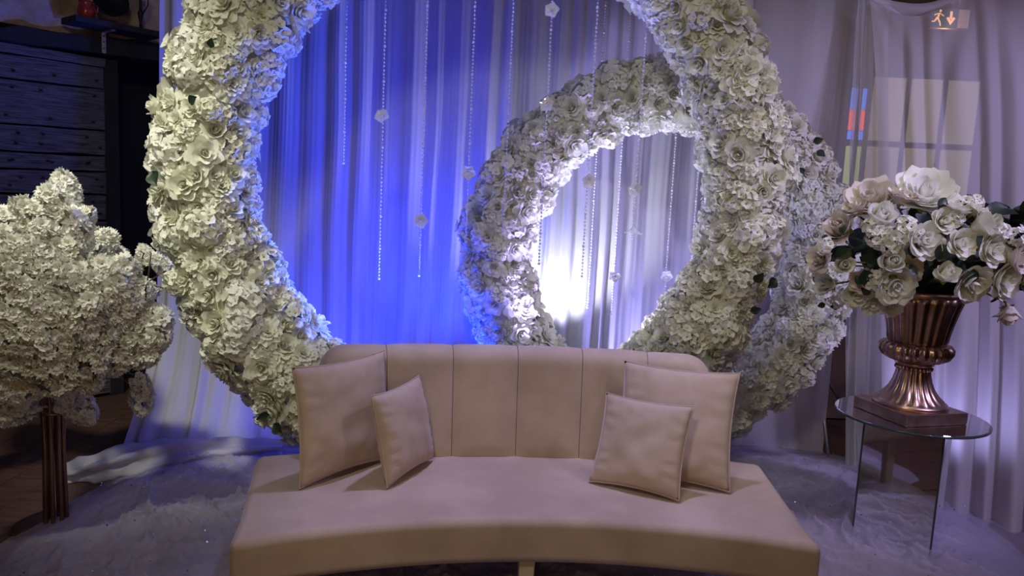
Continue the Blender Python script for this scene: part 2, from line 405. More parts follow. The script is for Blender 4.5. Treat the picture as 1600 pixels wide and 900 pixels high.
m = MB(); flatpoly(m, [(-.006, .040), (.010, .040), (.010, -.005), (-.006, -.005)]); flatpoly(m, [(-.026, .0), (-.012, .008), (.002, -.012), (.002, -.040)]); flatpoly(m, [(.030, .0), (.016, .008), (.002, -.012), (.002, -.040)])
m.build('arrow', SIGN_W, sg, False)
lamp('exit_sign_light', 'POINT', (2.55, 4.57, 2.585), (2.55, 4.5, 2), .9, (1, .40, .12), .03)

# ------------------------------------------------------------ flower meshes
def petal(m, ang, r0, L, W, a0, a1, ns=4, nt=4, ruffle=0, wrap=1, ph=0, z0=0, M=None):
    b = len(m.v); pts = []
    rad, z = r0, z0
    for i in range(ns+1):
        s = i/ns
        if i: 
            a = a0+(a1-a0)*((i-.5)/ns)**1.3
            rad += math.sin(a)*L/ns; z += math.cos(a)*L/ns
        hw = W*math.sqrt(max(0, 1-((s-.58)/.585)**2))+.06*W
        for j in range(nt+1):
            t = j/nt*2-1
            tip = -(1-math.sqrt(1-.92*t*t))*.30*L*s*s
            rr = max(rad, .003)+tip*math.sin(a1)
            th = t*hw/max(.45*W, rr*wrap+.25*W*(1-wrap)+.15*W)
            rf = ruffle*L*s*math.sin(t*5.5+ph+i)
            rr2 = rr+rf*.6+.10*W*t*t*(1-wrap)
            zz = z+tip*math.cos(a1)+rf+.12*L*t*t*(1-wrap)
            pts.append(Vector((rr2*math.cos(ang+th), rr2*math.sin(ang+th), zz)))
    m.v += [tuple(M @ p) if M else tuple(p) for p in pts]
    n = nt+1
    for i in range(ns):
        for j in range(nt): m.f.append((b+i*n+j, b+i*n+j+1, b+(i+1)*n+j+1, b+(i+1)*n+j))
def fix_normals(me): return me
def rose_mesh(name, R, seed, layers, mat, ns=4, nt=4):
    r = random.Random(seed); m = MB(); ph = 0
    for (n, r0, L, W, a0, a1, ruf, z0) in layers:
        ph += 1.1
        for k in range(n):
            petal(m, ph+2*PI*k/n+r.uniform(-.15, .15), r0*R, L*R*r.uniform(.9, 1.1), W*R*r.uniform(.9, 1.1), a0+r.uniform(-.1, .1), a1+r.uniform(-.2, .2), ns, nt, ruf, 1, r.uniform(0, 6), z0*R)
    me = mesh(name, m.v, m.f); me.materials.append(mat); me.polygons.foreach_set('use_smooth', [True]*len(me.polygons)); return me
OPEN = [(2, .03, .70, .20, .02, -.35, 0, .06), (3, .09, .74, .30, .06, -.05, .01, .03), (4, .16, .76, .38, .14, .25, .02, 0), (5, .23, .78, .44, .30, .75, .03, -.03), (6, .28, .80, .48, .60, 1.45, .05, -.06), (7, .30, .84, .50, 1.0, 2.1, .07, -.10)]
CUP = [(2, .04, .80, .22, .02, -.4, 0, .05), (3, .10, .86, .34, .05, -.15, .01, 0), (4, .18, .88, .44, .12, .0, .02, -.02), (5, .26, .90, .50, .28, .45, .04, -.05), (6, .30, .84, .50, .6, 1.5, .07, -.08)]
PEONY = [(4, .05, .50, .26, .1, .3, .10, .1), (6, .10, .56, .28, .4, .7, .12, .05), (7, .15, .66, .34, .7, 1.0, .12, .02), (8, .18, .80, .40, 1.0, 1.5, .12, 0), (8, .2, .9, .42, 1.3, 1.9, .10, -.04)]
LOW = [(4, .10, .60, .40, .2, .5, .05, .05), (6, .2, .85, .50, .9, 1.5, .06, 0)]
def hydrangea_mesh(name, R, seed, nfl, fr, mat, npet=4, grid=2, low=-.15, ruf=.10):
    r = random.Random(seed); m = MB()
    for i in range(nfl):
        zz = 1-(i+.5)/nfl*(1-low); a = i*2.39996+r.uniform(-.2, .2); q = math.sqrt(1-zz*zz)
        nrm = Vector((q*math.cos(a), q*math.sin(a), zz)); nrm = (nrm+Vector((r.uniform(-.35, .35), r.uniform(-.35, .35), r.uniform(-.3, .3)))).normalized()
        M = Matrix.Translation(Vector((q*math.cos(a), q*math.sin(a), zz*.8))*R*r.uniform(.72, .95)) @ nrm.to_track_quat('Z', 'Y').to_matrix().to_4x4()
        p0 = r.uniform(0, 6)
        for k in range(npet): petal(m, p0+2*PI*k/npet, .08*fr, fr, fr*.50, .75+r.uniform(-.2, .2), 1.7+r.uniform(-.3, .3), grid, grid, ruf, .55, r.uniform(0, 6), 0, M)
    me = mesh(name, m.v, m.f); me.materials.append(mat); me.polygons.foreach_set('use_smooth', [True]*len(me.polygons)); return me
RO = [rose_mesh('rose', .078, 1, OPEN, PETAL), rose_mesh('rose', .072, 2, OPEN, PETAL2), rose_mesh('rose', .068, 3, CUP, PETAL)]
PE = [rose_mesh('peony', .080, 4, PEONY, PETAL2, 4, 6), rose_mesh('peony', .085, 5, PEONY, PETAL, 4, 6)]
HY = [hydrangea_mesh('hydrangea', .075, 6, 30, .027, PETAL, ruf=.16), hydrangea_mesh('hydrangea', .082, 7, 34, .027, PETAL2, ruf=.16), hydrangea_mesh('hydrangea', .075, 8, 24, .031, PETALW, ruf=.16)]
FLO = [rose_mesh('flower_low', .09, 9, LOW, PETAL, 2, 3), hydrangea_mesh('flower_low', .08, 10, 10, .045, PETAL, 4, 2)]
HEART = MB(); HEART.lathe([(.004, 0), (.013, .004), (.016, .014), (.010, .024), (.003, .027)], 7); HEARTM = mesh('flower_heart', HEART.v, HEART.f); HEARTM.materials.append(PETALY)
lf = MB()
def leaffn(u, v):
    wd = .5*math.sin(PI*min(1, v**.8))*(1-.25*v); t = u*2-1
    return Vector((t*wd*.075, v*.085, .012*t*t*0.6+.018*math.sin(v*2.4)))
lf.grid(leaffn, 4, 6); LEAFME = mesh('leaf', lf.v, lf.f); LEAFME.materials.append(LEAF); LEAFME.polygons.foreach_set('use_smooth', [True]*len(LEAFME.polygons))
def orient(nrm, spin): return nrm.to_track_quat('Z', 'Y').to_matrix().to_4x4() @ Matrix.Rotation(spin, 4, 'Z')

# ------------------------------------------------------------ flower hoops
def hoop(label, C, Rc, yaw, rfun, spacing, seed, leaves, mixw):
    r = random.Random(seed); C = Vector(C)
    root = thing('flower_hoop', (C.x, C.y, 0), label, 'flower hoop')
    ex = Vector((math.cos(yaw), math.sin(yaw), 0)); ez = Vector((0, 0, 1)); ey = Vector((-math.sin(yaw), math.cos(yaw), 0))
    base = Vector((C.x, C.y, 0))
    def fr(th):
        e = ex*math.cos(th)+ez*math.sin(th); return C+e*Rc, e
    m = MB()
    def core(u, v):
        c, e = fr(u*2*PI); a = v*2*PI; return c+(e*math.cos(a)+ey*math.sin(a))*(rfun(u*2*PI)*.74)-base
    m.grid(core, 96, 12); m.build('foam_core', PETAL2, root)
    m = MB(); m.box((0, 0, .012), (.9, .36, .024), Matrix.Rotation(yaw, 4, 'Z')); m.build('foot_plate', IRON, root, False)
    m = MB(); m.tube([(0, 0, .02), (0, 0, C.z-Rc)], .02, 8); m.build('foot_post', IRON, root)
    cnt = {'rose': 0, 'peony': 0, 'hydrangea': 0}; rest = MB(); nring = int(2*PI*Rc/spacing); out = []
    for i in range(nring):
        th0 = 2*PI*i/nring; rt_ = rfun(th0); nt = max(6, int(2*PI*rt_/spacing))
        for j in range(nt):
            th = th0+r.uniform(-.4, .4)*spacing/Rc; a = 2*PI*(j+.5*(i % 2)+r.uniform(-.3, .3))/nt
            c, e = fr(th); nrm = e*math.cos(a)+ey*math.sin(a)
            p = c+nrm*(rfun(th)*.80+r.uniform(-.012, .022)); nn = (nrm+Vector((r.uniform(-.25, .25), r.uniform(-.35, .15), r.uniform(-.2, .35)))).normalized()
            sc = r.uniform(.62, 1.10); spin = r.uniform(0, 6.3)
            x, y = pix(p); vis = -60 < x < 1660 and -50 < y < 760 and nrm.dot((CAM-p).normalized()) > -.25
            k = r.random()
            kind = 'rose' if k < mixw[0] else 'peony' if k < mixw[1] else 'hydrangea'
            Mx = Matrix.Translation(p-base) @ orient(nn, spin) @ Matrix.Scale(sc, 4)
            if vis and cnt[kind] < 300:
                cnt[kind] += 1
                me = r.choice({'rose': RO, 'peony': PE, 'hydrangea': HY}[kind])
                o = link(kind, me, None, root, False); o.matrix_local = Mx
            else:
                me = r.choice(FLO); rest.add([v.co for v in me.vertices], [tuple(q.vertices) for q in me.polygons], Mx)
    if rest.v: tag(rest.build('flower_mass', PETAL, root), kind='stuff')
    for (px, py, Y, ang, sc) in leaves:
        o = link('leaf', LEAFME, None, root, False); p = at(px, py, Y)-base
        o.matrix_local = Matrix.Translation(p) @ Matrix.Rotation(ang, 4, 'Y') @ Matrix.Rotation(PI/2+.3, 4, 'X') @ Matrix.Scale(sc, 4)
    return root
YB = .115
hoop('huge cream flower hoop standing right behind the beige sofa', (-.14, 3.40, 1.545), 1.235, YB, lambda th: .196-.010*math.cos(th)+.040*math.exp(-((th-3.98)/.45)**2), .090, 41,
     [(238, 268, 3.02, 2.6, .9), (428, 662, 3.06, 2.2, .8), (422, 648, 3.06, 4.4, .7), (296, 160, 3.0, 1.1, .6), (1178, 440, 3.3, .6, .7), (1172, 486, 3.3, 1.2, .6), (1212, 436, 3.4, 4.0, .8), (330, 75, 3.0, .3, .5)], (.40, .62))
hoop('smaller cream flower hoop with the white light behind it', (.81, 4.10, 1.175), .90, .04, lambda th: .180, .094, 52, [(1270, 222, 3.92, 1.2, .6), (1276, 236, 3.92, 2.2, .6), (1250, 262, 3.9, 2.8, .5)], (.46, .66))

# ------------------------------------------------------------ bead strands
def sph(m, c, r, nu=6, nv=4):
    b = len(m.v)
    m.v.append((c[0], c[1], c[2]+r))
    for j in range(1, nv):
        for i in range(nu): a = 2*PI*i/nu; p = PI*j/nv; m.v.append((c[0]+r*math.sin(p)*math.cos(a), c[1]+r*math.sin(p)*math.sin(a), c[2]+r*math.cos(p)))
    m.v.append((c[0], c[1], c[2]-r)); e = len(m.v)-1
    for i in range(nu):
        i2 = (i+1) % nu; m.f.append((b, b+1+i, b+1+i2)); m.f.append((e, b+1+(nv-2)*nu+i2, b+1+(nv-2)*nu+i))
        for j in range(nv-2): m.f.append((b+1+j*nu+i, b+1+(j+1)*nu+i, b+1+(j+1)*nu+i2, b+1+j*nu+i2))
pm = MB()
for k in range(5): petal(pm, 2*PI*k/5, .003, .034, .0075, .9, 1.5, 3, 2, .05, .3, k)
for k in range(3): petal(pm, 2*PI*k/3+.4, .002, .018, .009, .4, .9, 2, 2, .05, .5, k)
PENDM = mesh('pendant_flower', pm.v, pm.f); PENDM.materials.append(CRYSTAL)
strands = [  # bottom pixel, depth, [pendant pixel y], z of top, label
    (537, 255, 3.62, [], 'crystal bead strand nearest the left arm of the big hoop, ending highest'),
    (592, 435, 3.62, [183], 'bead strand on blue cloth with a pendant flower near its top third'),
    (655, 430, 3.62, [345], 'bead strand on blue cloth with a pendant flower low down, above the sofa'),
    (728, 378, 3.62, [268], 'bead strand just left of the small hoop, ending against its outer flowers'),
    (786, 362, 3.62, [252], 'bead strand hanging in front of the left arm of the small hoop'),
    (842, 412, 3.62, [17, 165], 'bead strand crossing the white glow at the small hoop inner edge'),
    (909, 432, 3.62, [282], 'bead strand with a clear flower pendant just under the small hoop arch'),
    (918, 480, 4.40, [], 'long bead strand behind the small hoop beside the white glow'),
    (955, 492, 4.40, [430], 'faint bead strand hanging inside the small hoop, ending lowest'),
    (988, 372, 3.62, [297, 355], 'bead strand ending in a white flower tassel inside the small hoop'),
    (1038, 465, 4.40, [430], 'bead strand inside the small hoop right half with one low pendant'),
    (1078, 438, 4.40, [388], 'bead strand inside the small hoop nearest the right arm of the big hoop')]
for (bx, by, Y, pend, lab) in strands:
    p = at(bx, by, Y); zt = 2.74 if Y < 4 else TOP-.02
    if Y < 4:
        q = Rq = 1.235**2-((p.x+.14)**2); zt = 1.545+math.sqrt(max(.1, q))-.10
    root = thing('bead_strand', (p.x, Y, p.z), lab, 'bead strand', 'bead strands hanging in the big hoop')
    m = MB(); m.tube([(0, 0, 0), (0, 0, zt-p.z)], .0009, 4); m.build('string', CRYSTAL, root)
    m = MB(); z = 0; n = 0
    while z < zt-p.z:
        rr = .0055 if n % 9 else .0075
        sph(m, (rnd.uniform(-.001, .001), 0, z), rr); z += .0185 if (n // 14) % 3 else .0165; n += 1
    tag(m.build('bead', CRYSTAL, root), kind='stuff')
    for py in pend:
        zz = (at(bx, py, Y)-p).z
        o = link('pendant_flower', PENDM, None, root); o.location = (0, -.008, zz); o.rotation_euler = (PI/2+rnd.uniform(-.4, .4), rnd.uniform(-.4, .4), rnd.uniform(-.4, .4))
        o.scale = (1.15,)*3
        if py == 355:
            o.rotation_euler = (PI, 0, 0); o.scale = (1.5, 1.5, 2.0)

# ------------------------------------------------------------ sofa
sofa = thing('sofa', (.07, 2.6, 0), 'curved beige velvet sofa with channelled backrest', 'sofa', rz=math.radians(5))
CY = -2.77
def arc(R, x): return CY+math.sqrt(R*R-x*x)
m = MB(); N = 24; R0, R1 = 2.47, 3.19
out = [(-.912+1.824*i/N, arc(R0, -.912+1.824*i/N)) for i in range(N+1)]
out += [(.9+.115*t, arc(R0, .9)+(arc(R1, 1.015)-arc(R0, .9))*t) for t in (.25, .5, .75)]
out += [(1.015-2.03*i/N, arc(R1, 1.015-2.03*i/N)) for i in range(N+1)]
out += [(-1.015+.115*t, arc(R1, 1.015)+(arc(R0, .9)-arc(R1, 1.015))*t) for t in (.25, .5, .75)]
bm = bmesh.new(); vs = [bm.verts.new((x, y, .292)) for x, y in out]; fa = bm.faces.new(vs)
ext = bmesh.ops.extrude_face_region(bm, geom=[fa]); bmesh.ops.translate(bm, verts=[g for g in ext['geom'] if isinstance(g, bmesh.types.BMVert)], vec=(0, 0, .158))
bmesh.ops.recalc_face_normals(bm, faces=bm.faces)
me = bpy.data.meshes.new('seat'); bm.to_mesh(me); bm.free()
seat = link('seat', me, VELVET, sofa, False); bevel(seat, .032, 4, 50)
for p in seat.data.polygons: p.use_smooth = True
wn = seat.modifiers.new('wn', 'WEIGHTED_NORMAL')
# backrest channels
PH0 = math.asin(.768/3.06); H0, H1, TH = .445, .876, .125
for i in range(6):
    m = MB(); a0, a1 = -PH0+2*PH0*i/6, -PH0+2*PH0*(i+1)/6
    def bk(u, v):
        g = .0003*(1-2*u); a = a0+(a1-a0)*u+g
        puff = .016*(1-abs(2*u-1)**5)
        top = H1
        d = None
        if i == 0: d = u*(a1-a0)*3.06
        if i == 5: d = (1-u)*(a1-a0)*3.06
        if d is not None and d < .11: top = H1-.11+math.sqrt(max(0, .11**2-(.11-d)**2))
        # profile: front bottom -> front top -> round -> back bottom
        rr = .05
        if v < .55: t = v/.55; z = H0+(top-rr-H0)*t; o = 0
        elif v < .8:
            t = (v-.55)/.25*PI; z = top-rr+rr*math.sin(t)*(1 if True else 0); o = (TH/2)*(1-math.cos(t))
        else: t = (v-.8)/.2; z = top-rr+(H0-.03-top+rr)*t; o = TH
        pf_ = puff if v < .62 else puff*max(0, 1-(v-.62)/.1)
        lean = (z-H0)*.16
        if v < .55: pf_ *= min(1, (v+.03)*12)
        R = 3.055+o-pf_+lean
        if .5 < v < .8: z += puff*.35*math.sin((v-.5)/.3*PI)
        return Vector((R*math.sin(a), CY+R*math.cos(a), z))
    m.grid(bk, 14, 36)
    if i in (0, 5):
        b = len(m.v); k = 0 if i == 0 else 14
        m.f.append(tuple(j*15+k for j in range(37)))
    m.build('backrest_panel', VELVET, sofa)
for x, y in ((-.84, -.36), (.84, -.36), (.0, -.245), (-.9, .18), (.9, .18), (0, .36)):
    m = MB(); m.box((x, y, .147), (.055, .055, .294), None, .7); bevel(m.build('leg', CREAMWOOD, sofa, False), .006)

def pillow(q, T, label):
    cx, cy, cz, yaw, lean, roll_, s = q
    X0 = Vector((math.cos(yaw), math.sin(yaw), 0)); B = Vector((-math.sin(yaw), math.cos(yaw), 0))
    Y0 = math.cos(lean)*Vector((0, 0, 1))+math.sin(lean)*B
    X = math.cos(roll_)*X0+math.sin(roll_)*Y0; Y = -math.sin(roll_)*X0+math.cos(roll_)*Y0; Nn = X.cross(Y)
    root = thing('pillow', (cx, cy, cz), label, 'pillow', 'velvet pillows on the sofa')
    sd = cx*13
    def fn(side):
        def f(u, v):
            x, y = u*2-1, v*2-1
            x = math.copysign(abs(x)**.85, x); y = math.copysign(abs(y)**.85, y)
            th = T*((1-x*x)*(1-y*y))**.42
            th += .010*n3(x*2.2+sd, y*2.2, side)*(1-x*x)*(1-y*y)
            ed = max(abs(x), abs(y)); th += .010*math.sin(22*(y if abs(x) > abs(y) else x)+4*n3(x*3, y*3, sd))*max(0, ed-.55)*(1-ed)*5
            px = x*(1-.075*(1-y*y)*abs(x)); py = y*(1-.075*(1-x*x)*abs(y))
            sag = -.03*(1-y)*.5*(1-x*x)*.5
            return (X*px+Y*py)*(s/2)*1.02+Nn*(side*th)+Y*sag*0
        return f
    m = MB(); m.grid(fn(1), 26, 26); m.grid(fn(-1), 26, 26)
    o = m.build('cover', VELVET, root)
    bm = bmesh.new(); bm.from_mesh(o.data); bmesh.ops.remove_doubles(bm, verts=bm.verts, dist=.0005); bmesh.ops.recalc_face_normals(bm, faces=bm.faces); bm.to_mesh(o.data); bm.free()
    f1 = fn(0)
    pts = []
    for t in range(20): pts.append(f1(t/20, 0))
    for t in range(20): pts.append(f1(1, t/20))
    for t in range(20): pts.append(f1(1-t/20, 1))
    for t in range(21): pts.append(f1(0, 1-t/20))
    m = MB(); m.tube(pts, .0028, 5, False); m.build('seam', VELVET, root)
pillow((-.592, 2.627, .668, .916, .112, .004, .415), .055, 'large beige velvet pillow at the left end of the sofa')
pillow((-.376, 2.650, .621, 1.169, .224, .014, .324), .055, 'small beige velvet pillow leaning beside the left large pillow, seen edge-on')
pillow((.646, 2.742, .662, -.313, .405, .005, .435), .050, 'large beige velvet pillow at the right end, half hidden by a smaller one')
pillow((.501, 2.628, .612, -.464, .442, .010, .332), .045, 'small beige velvet pillow in front of the right large pillow')

# ------------------------------------------------------------ mirrored table, urn, rose arrangement
TX, TY, TH_ = 1.755, 3.13, .635
tb = thing('mirror_table', (TX, TY, 0), 'round mirror-topped side table with mirrored panel base', 'table')
m = MB(); m.lathe([(.300, TH_-.012), (.302, TH_-.006), (.300, TH_)], 72); bevel(m.build('table_top', MIRROR, tb, False), .001)
m = MB(); m.lathe([(.3025, TH_-.011), (.3035, TH_-.006), (.3025, TH_-.002)], 72); m.build('top_edge', GLASSEDGE, tb)
ang = -.63
Mz = Matrix.Rotation(ang, 4, 'Z')
for k in range(4):
    m = MB(); m.box((0, -.15, (TH_-.012)/2+.001), (.292, .008, TH_-.016), Mz @ Matrix.Rotation(k*PI/2, 4, 'Z')); m.build('mirror_panel', MIRROR, tb, False)
    m = MB(); m.box((.15, -.15, (TH_-.012)/2+.001), (.008, .008, TH_-.016), Mz @ Matrix.Rotation(k*PI/2, 4, 'Z')); m.build('panel_edge', GLASSEDGE, tb, False)
urn = thing('urn', (TX-.02, TY-.02, TH_), 'fluted bronze pedestal urn on the mirrored table', 'urn')
m = MB(); m.box((0, 0, .026), (.31, .31, .05), Matrix.Rotation(.27, 4, 'Z')); bevel(m.build('plinth', BRONZE, urn, False), .004)
def flutes(n, d, lo, hi): return lambda k, a: 1+(d*(abs(math.cos(a*n/2))-.5) if lo <= k <= hi else 0)
m = MB(); m.lathe([(.145, .05), (.148, .058), (.142, .068), (.132, .073), (.125, .078), (.104, .098), (.086, .125), (.074, .155), (.067, .185), (.064, .205), (.066, .208)], 96, flutes(20, .10, 4, 9)); m.build('foot', BRONZE, urn)
m = MB()
for k in range(26): a = 2*PI*k/26; sph(m, (.068*math.cos(a), .068*math.sin(a), .213), .0085, 6, 4)
m.build('bead_ring', BRONZE, urn)
m = MB(); m.lathe([(.058, .205), (.062, .218), (.072, .226), (.077, .232), (.072, .240)], 48); m.build('collar', BRONZE, urn)
m = MB(); m.lathe([(.070, .238), (.100, .246), (.126, .262), (.138, .284), (.138, .304), (.128, .318), (.112, .324)], 120, flutes(24, .12, 1, 5)); m.build('bowl_band', BRONZE, urn)
m = MB(); m.lathe([(.108, .318), (.113, .335), (.118, .37), (.126, .41), (.137, .455), (.150, .50), (.158, .525), (.150, .527), (.14, .50)], 120, flutes(22, .10, 1, 5)); m.build('body', BRONZE, urn)
m = MB(); m.lathe([(.152, .520), (.164, .530), (.166, .540), (.158, .548), (.14, .545), (.13, .50)], 64); m.build('rim', BRONZE, urn)

BC = Vector((1.80, 3.10, 1.36)); BR = Vector((.60, .42, .34))
arr = thing('rose_arrangement', (1.755, 3.11, 1.16), 'full arrangement of white and blush roses with dark leaves in the bronze urn', 'flowers')
def dome(px, py, k=1.0):
    Y = BC.y-.2
    for _ in range(6):
        p = at(px, py, Y); q = 1-((p.x-BC.x)/BR.x)**2-((p.z-BC.z)/BR.z)**2
        Y = BC.y-BR.y*math.sqrt(max(0, q))*k
    return at(px, py, Y)
def big_petal_mesh(seed, mat):
    r = random.Random(seed); m = MB(); petal(m, 0, .30, .95, .62, .42, 1.10+r.uniform(-.25, .4), 6, 6, .06, 1, r.uniform(0, 6), -.05)
    me = mesh('petal', m.v, m.f); me.materials.append(mat); return me
BIGC = {}
for nm, mt in (('w', PETALW), ('p', PETALP), ('c', PETAL2)):
    BIGC[nm] = ([rose_mesh('rose_bloom', 1.0, 60, [(2, .04, .68, .24, .05, -.25, 0, .05), (3, .12, .74, .36, .08, 0, .01, .02), (4, .19, .76, .46, .20, .30, .02, 0), (5, .25, .82, .54, .42, .75, .03, -.02), (5, .26, .86, .58, .70, 1.2, .03, -.04)], mt, 5, 6),
                 rose_mesh('rose_bloom', 1.0, 61, [(2, .04, .90, .26, .02, -.3, 0, .05), (3, .12, 1.0, .42, .03, -.12, .01, 0), (4, .22, 1.02, .56, .12, .02, .02, -.04), (4, .28, 1.0, .62, .28, .35, .03, -.06)], mt, 5, 6)],
                [big_petal_mesh(70+i, mt) for i in range(3)])
cal = MB()
for k in range(5): petal(cal, 2*PI*k/5, .06, .42, .13, 1.0, 2.0, 3, 2, .05, .6, k, -.12)
cal.lathe([(.03, -.30), (.10, -.20), (.12, -.10), (.06, -.04)], 8); CALM = mesh('calyx', cal.v, cal.f); CALM.materials.append(LEAFY)
roses = [(1450, 292, 96, 'w', 0, (-.2, -.7, .6)), (1360, 302, 84, 'p', 0, (-.4, -.6, .6)), (1380, 332, 58, 'w', 1, (-.1, -.8, .5)), (1309, 352, 62, 'p', 1, (-.6, -.6, .4)), (1480, 345, 46, 'c', 0, (0, -1, .2)),
         (1450, 376, 66, 'w', 0, (.1, -1, .1)), (1508, 380, 54, 'c', 0, (.2, -1, .1)), (1548, 348, 64, 'c', 1, (.5, -.6, .5)), (1560, 390, 66, 'c', 0, (.3, -1, 0)), (1396, 407, 54, 'w', 1, (-.1, -1, .2)),
         (1320, 413, 44, 'w', 1, (-.2, -1, .2)), (1402, 448, 74, 'w', 0, (-.1, -1, -.3)), (1482, 424, 50, 'c', 1, (0, -.8, .6)), (1525, 447, 72, 'c', 0, (.2, -1, -.4)), (1580, 440, 70, 'c', 0, (.5, -1, -.2)),
         (1578, 497, 48, 'p', 1, (.1, -.4, -1)), (1287, 443, 48, 'w', 1, (-.8, -.6, .1)), (1340, 462, 50, 'w', 0, (-.3, -1, -.3)), (1365, 480, 42, 'w', 0, (-.1, -1, -.6)), (1396, 482, 40, 'w', 0, (0, -1, -.5)),
         (1412, 300, 52, 'p', 0, (.1, -.3, 1)), (1276, 405, 46, 'p', 0, (-.9, -.6, .1)), (1600, 405, 58, 'p', 0, (.8, -.8, 0)), (1530, 322, 44, 'c', 0, (.4, -.4, .8)), (1625, 440, 60, 'c', 0, (1, -.6, -.2)), (1335, 318, 50, 'p', 0, (-.5, -.2, .8)),
         (1500, 320, 50, 'w', 0, (.2, -.2, 1)), (1425, 420, 50, 'p', 0, (0, -1, 0)), (1350, 440, 46, 'p', 0, (-.4, -1, 0)), (1635, 380, 56, 'c', 1, (1, -.3, .4))]
stemb = arr.location
def put(o, p, M): o.matrix_local = Matrix.Translation(p-arr.location) @ M
for i, (px, py, dpx, kind, bud, nr) in enumerate(roses):
    p = dome(px, py, .82 if i in (27, 28) else 1); R = dpx/F*p.y/2*(1.26 if not bud else 1.36); nn = Vector(nr).normalized()
    p = p-nn*R*.55
    bl, pets = BIGC[kind]
    o = link('rose', bl[bud], None, arr, False); put(o, p, orient(nn, rnd.uniform(0, 6)) @ Matrix.Scale(R*.86, 4))
    for k in range(5 if not bud else 3):
        c = link('petal', pets[(k+i) % 3], None, o, True); c.matrix_local = Matrix.Rotation(2*PI*k/(5 if not bud else 3)+rnd.uniform(-.2, .2), 4, 'Z') @ Matrix.Scale(rnd.uniform(.84, .98)*(1 if not bud else .86), 4)
    c = link('calyx', CALM, None, o, True)
    m = MB(); q0 = Vector((0, 0, .02)); q1 = p-nn*R*.2-arr.location; m.tube([q0, q0.lerp(q1, .5)+Vector((0, 0, .05)), q1], .004, 5); m.build('stem', STEM, arr)
SB = [hydrangea_mesh('blossom_cluster', .045, 90+i, 9, .026, PETALW, 5, 2, .1) for i in range(2)]
for (px, py, s) in [(1358, 352, 1), (1364, 372, .9), (1395, 372, 1.1), (1412, 352, 1), (1385, 385, .9), (1428, 366, .8), (1512, 318, 1), (1495, 335, .8), (1598, 368, 1), (1366, 436, .9), (1352, 446, .7), (1312, 468, .8), (1298, 476, .7), (1270, 420, .8), (1528, 310, .7), (1282, 385, .8), (1376, 452, .7), (1570, 360, .8)]:
    p = dome(px, py, 1.03); nn = (p-BC).normalized(); o = link('blossom_cluster', SB[rnd.randint(0, 1)], None, arr, False); put(o, p-nn*.03, orient(nn+Vector((0, -.4, 0)), rnd.uniform(0, 6)) @ Matrix.Scale(s*.85, 4))
for i in range(120):
    a = rnd.uniform(0, 2*PI); e = rnd.uniform(-.75, 1.0)
    d = Vector((math.cos(a)*math.cos(e), math.sin(a)*math.cos(e), math.sin(e))); k = rnd.uniform(.45, .70)
    p = BC+Vector((d.x*BR.x, d.y*BR.y, d.z*BR.z))*k
    if p.z < 1.2 and (p-Vector((TX, TY, p.z))).length < .2: continue
    o = link('leaf', LEAFME, None, arr, False); put(o, p, orient((d+Vector((rnd.uniform(-.6, .6), rnd.uniform(-.6, .6), .3))).normalized(), rnd.uniform(0, 6)) @ Matrix.Rotation(rnd.uniform(-.5, .5), 4, 'X') @ Matrix.Scale(rnd.uniform(.7, 1.5), 4))
for (px, py, s) in [(1262, 398, .45), (1270, 432, .45), (1300, 366, .6), (1318, 368, .55), (1290, 475, .4), (1312, 478, .45), (1345, 446, .5), (1360, 460, .5), (1500, 308, .8), (1495, 325, .6), (1432, 430, .5), (1576, 362, .6), (1592, 380, .6), (1330, 385, .9), (1345, 400, 1.0), (1425, 405, .8), (1465, 410, .9), (1350, 420, .9), (1265, 412, .35), (1283, 370, .4), (1520, 418, .8), (1465, 328, .7)]:
    p = dome(px, py, .98); o = link('leaf', LEAFME, None, arr, False); put(o, p, Matrix.Rotation(rnd.uniform(0, 6.3), 4, 'Y') @ Matrix.Rotation(PI/2-.5, 4, 'X') @ Matrix.Scale(s, 4))
m = MB(); m.lathe([(.02, 0), (.13, .01), (.22, .09), (.24, .18), (.16, .28), (.04, .33)], 20, lambda k, a: 1+.15*math.sin(5*a+k)); o = m.build('foliage_ball', LEAF, arr); o.location = (.02, 0, .02); o.scale = (1.2, .8, .9)

# ------------------------------------------------------------ blossom arrangement on a rod stand, left
SX, SY = -1.90, 3.0
std = thing('flower_stand', (SX, SY, 0), 'stand of slim copper rods under the white blossom arrangement', 'stand')
m = MB(); m.lathe([(.16, 0), (.165, .008), (.16, .018), (.05, .022)], 40); m.build('base', COPPER, std)
for k in range(8):
    a = 2*PI*k/8+.3; m = MB(); m.tube([(.042*math.cos(a), .042*math.sin(a), .015), (.036*math.cos(a), .036*math.sin(a), .35), (.040*math.cos(a), .040*math.sin(a), .55), (.075*math.cos(a), .075*math.sin(a), .70)], .0085, 8); m.build('rod', COPPER, std)
m = MB(); m.lathe([(.045, .50), (.049, .505), (.045, .512)], 24); m.build('ring', COPPER, std)
LC = Vector((-2.02, 3.0, 1.08)); LR = Vector((.66, .50, .55))
la = thing('blossom_arrangement', (SX, SY, .66), 'cloud of white blossom sprays standing on the copper rod stand', 'flowers')
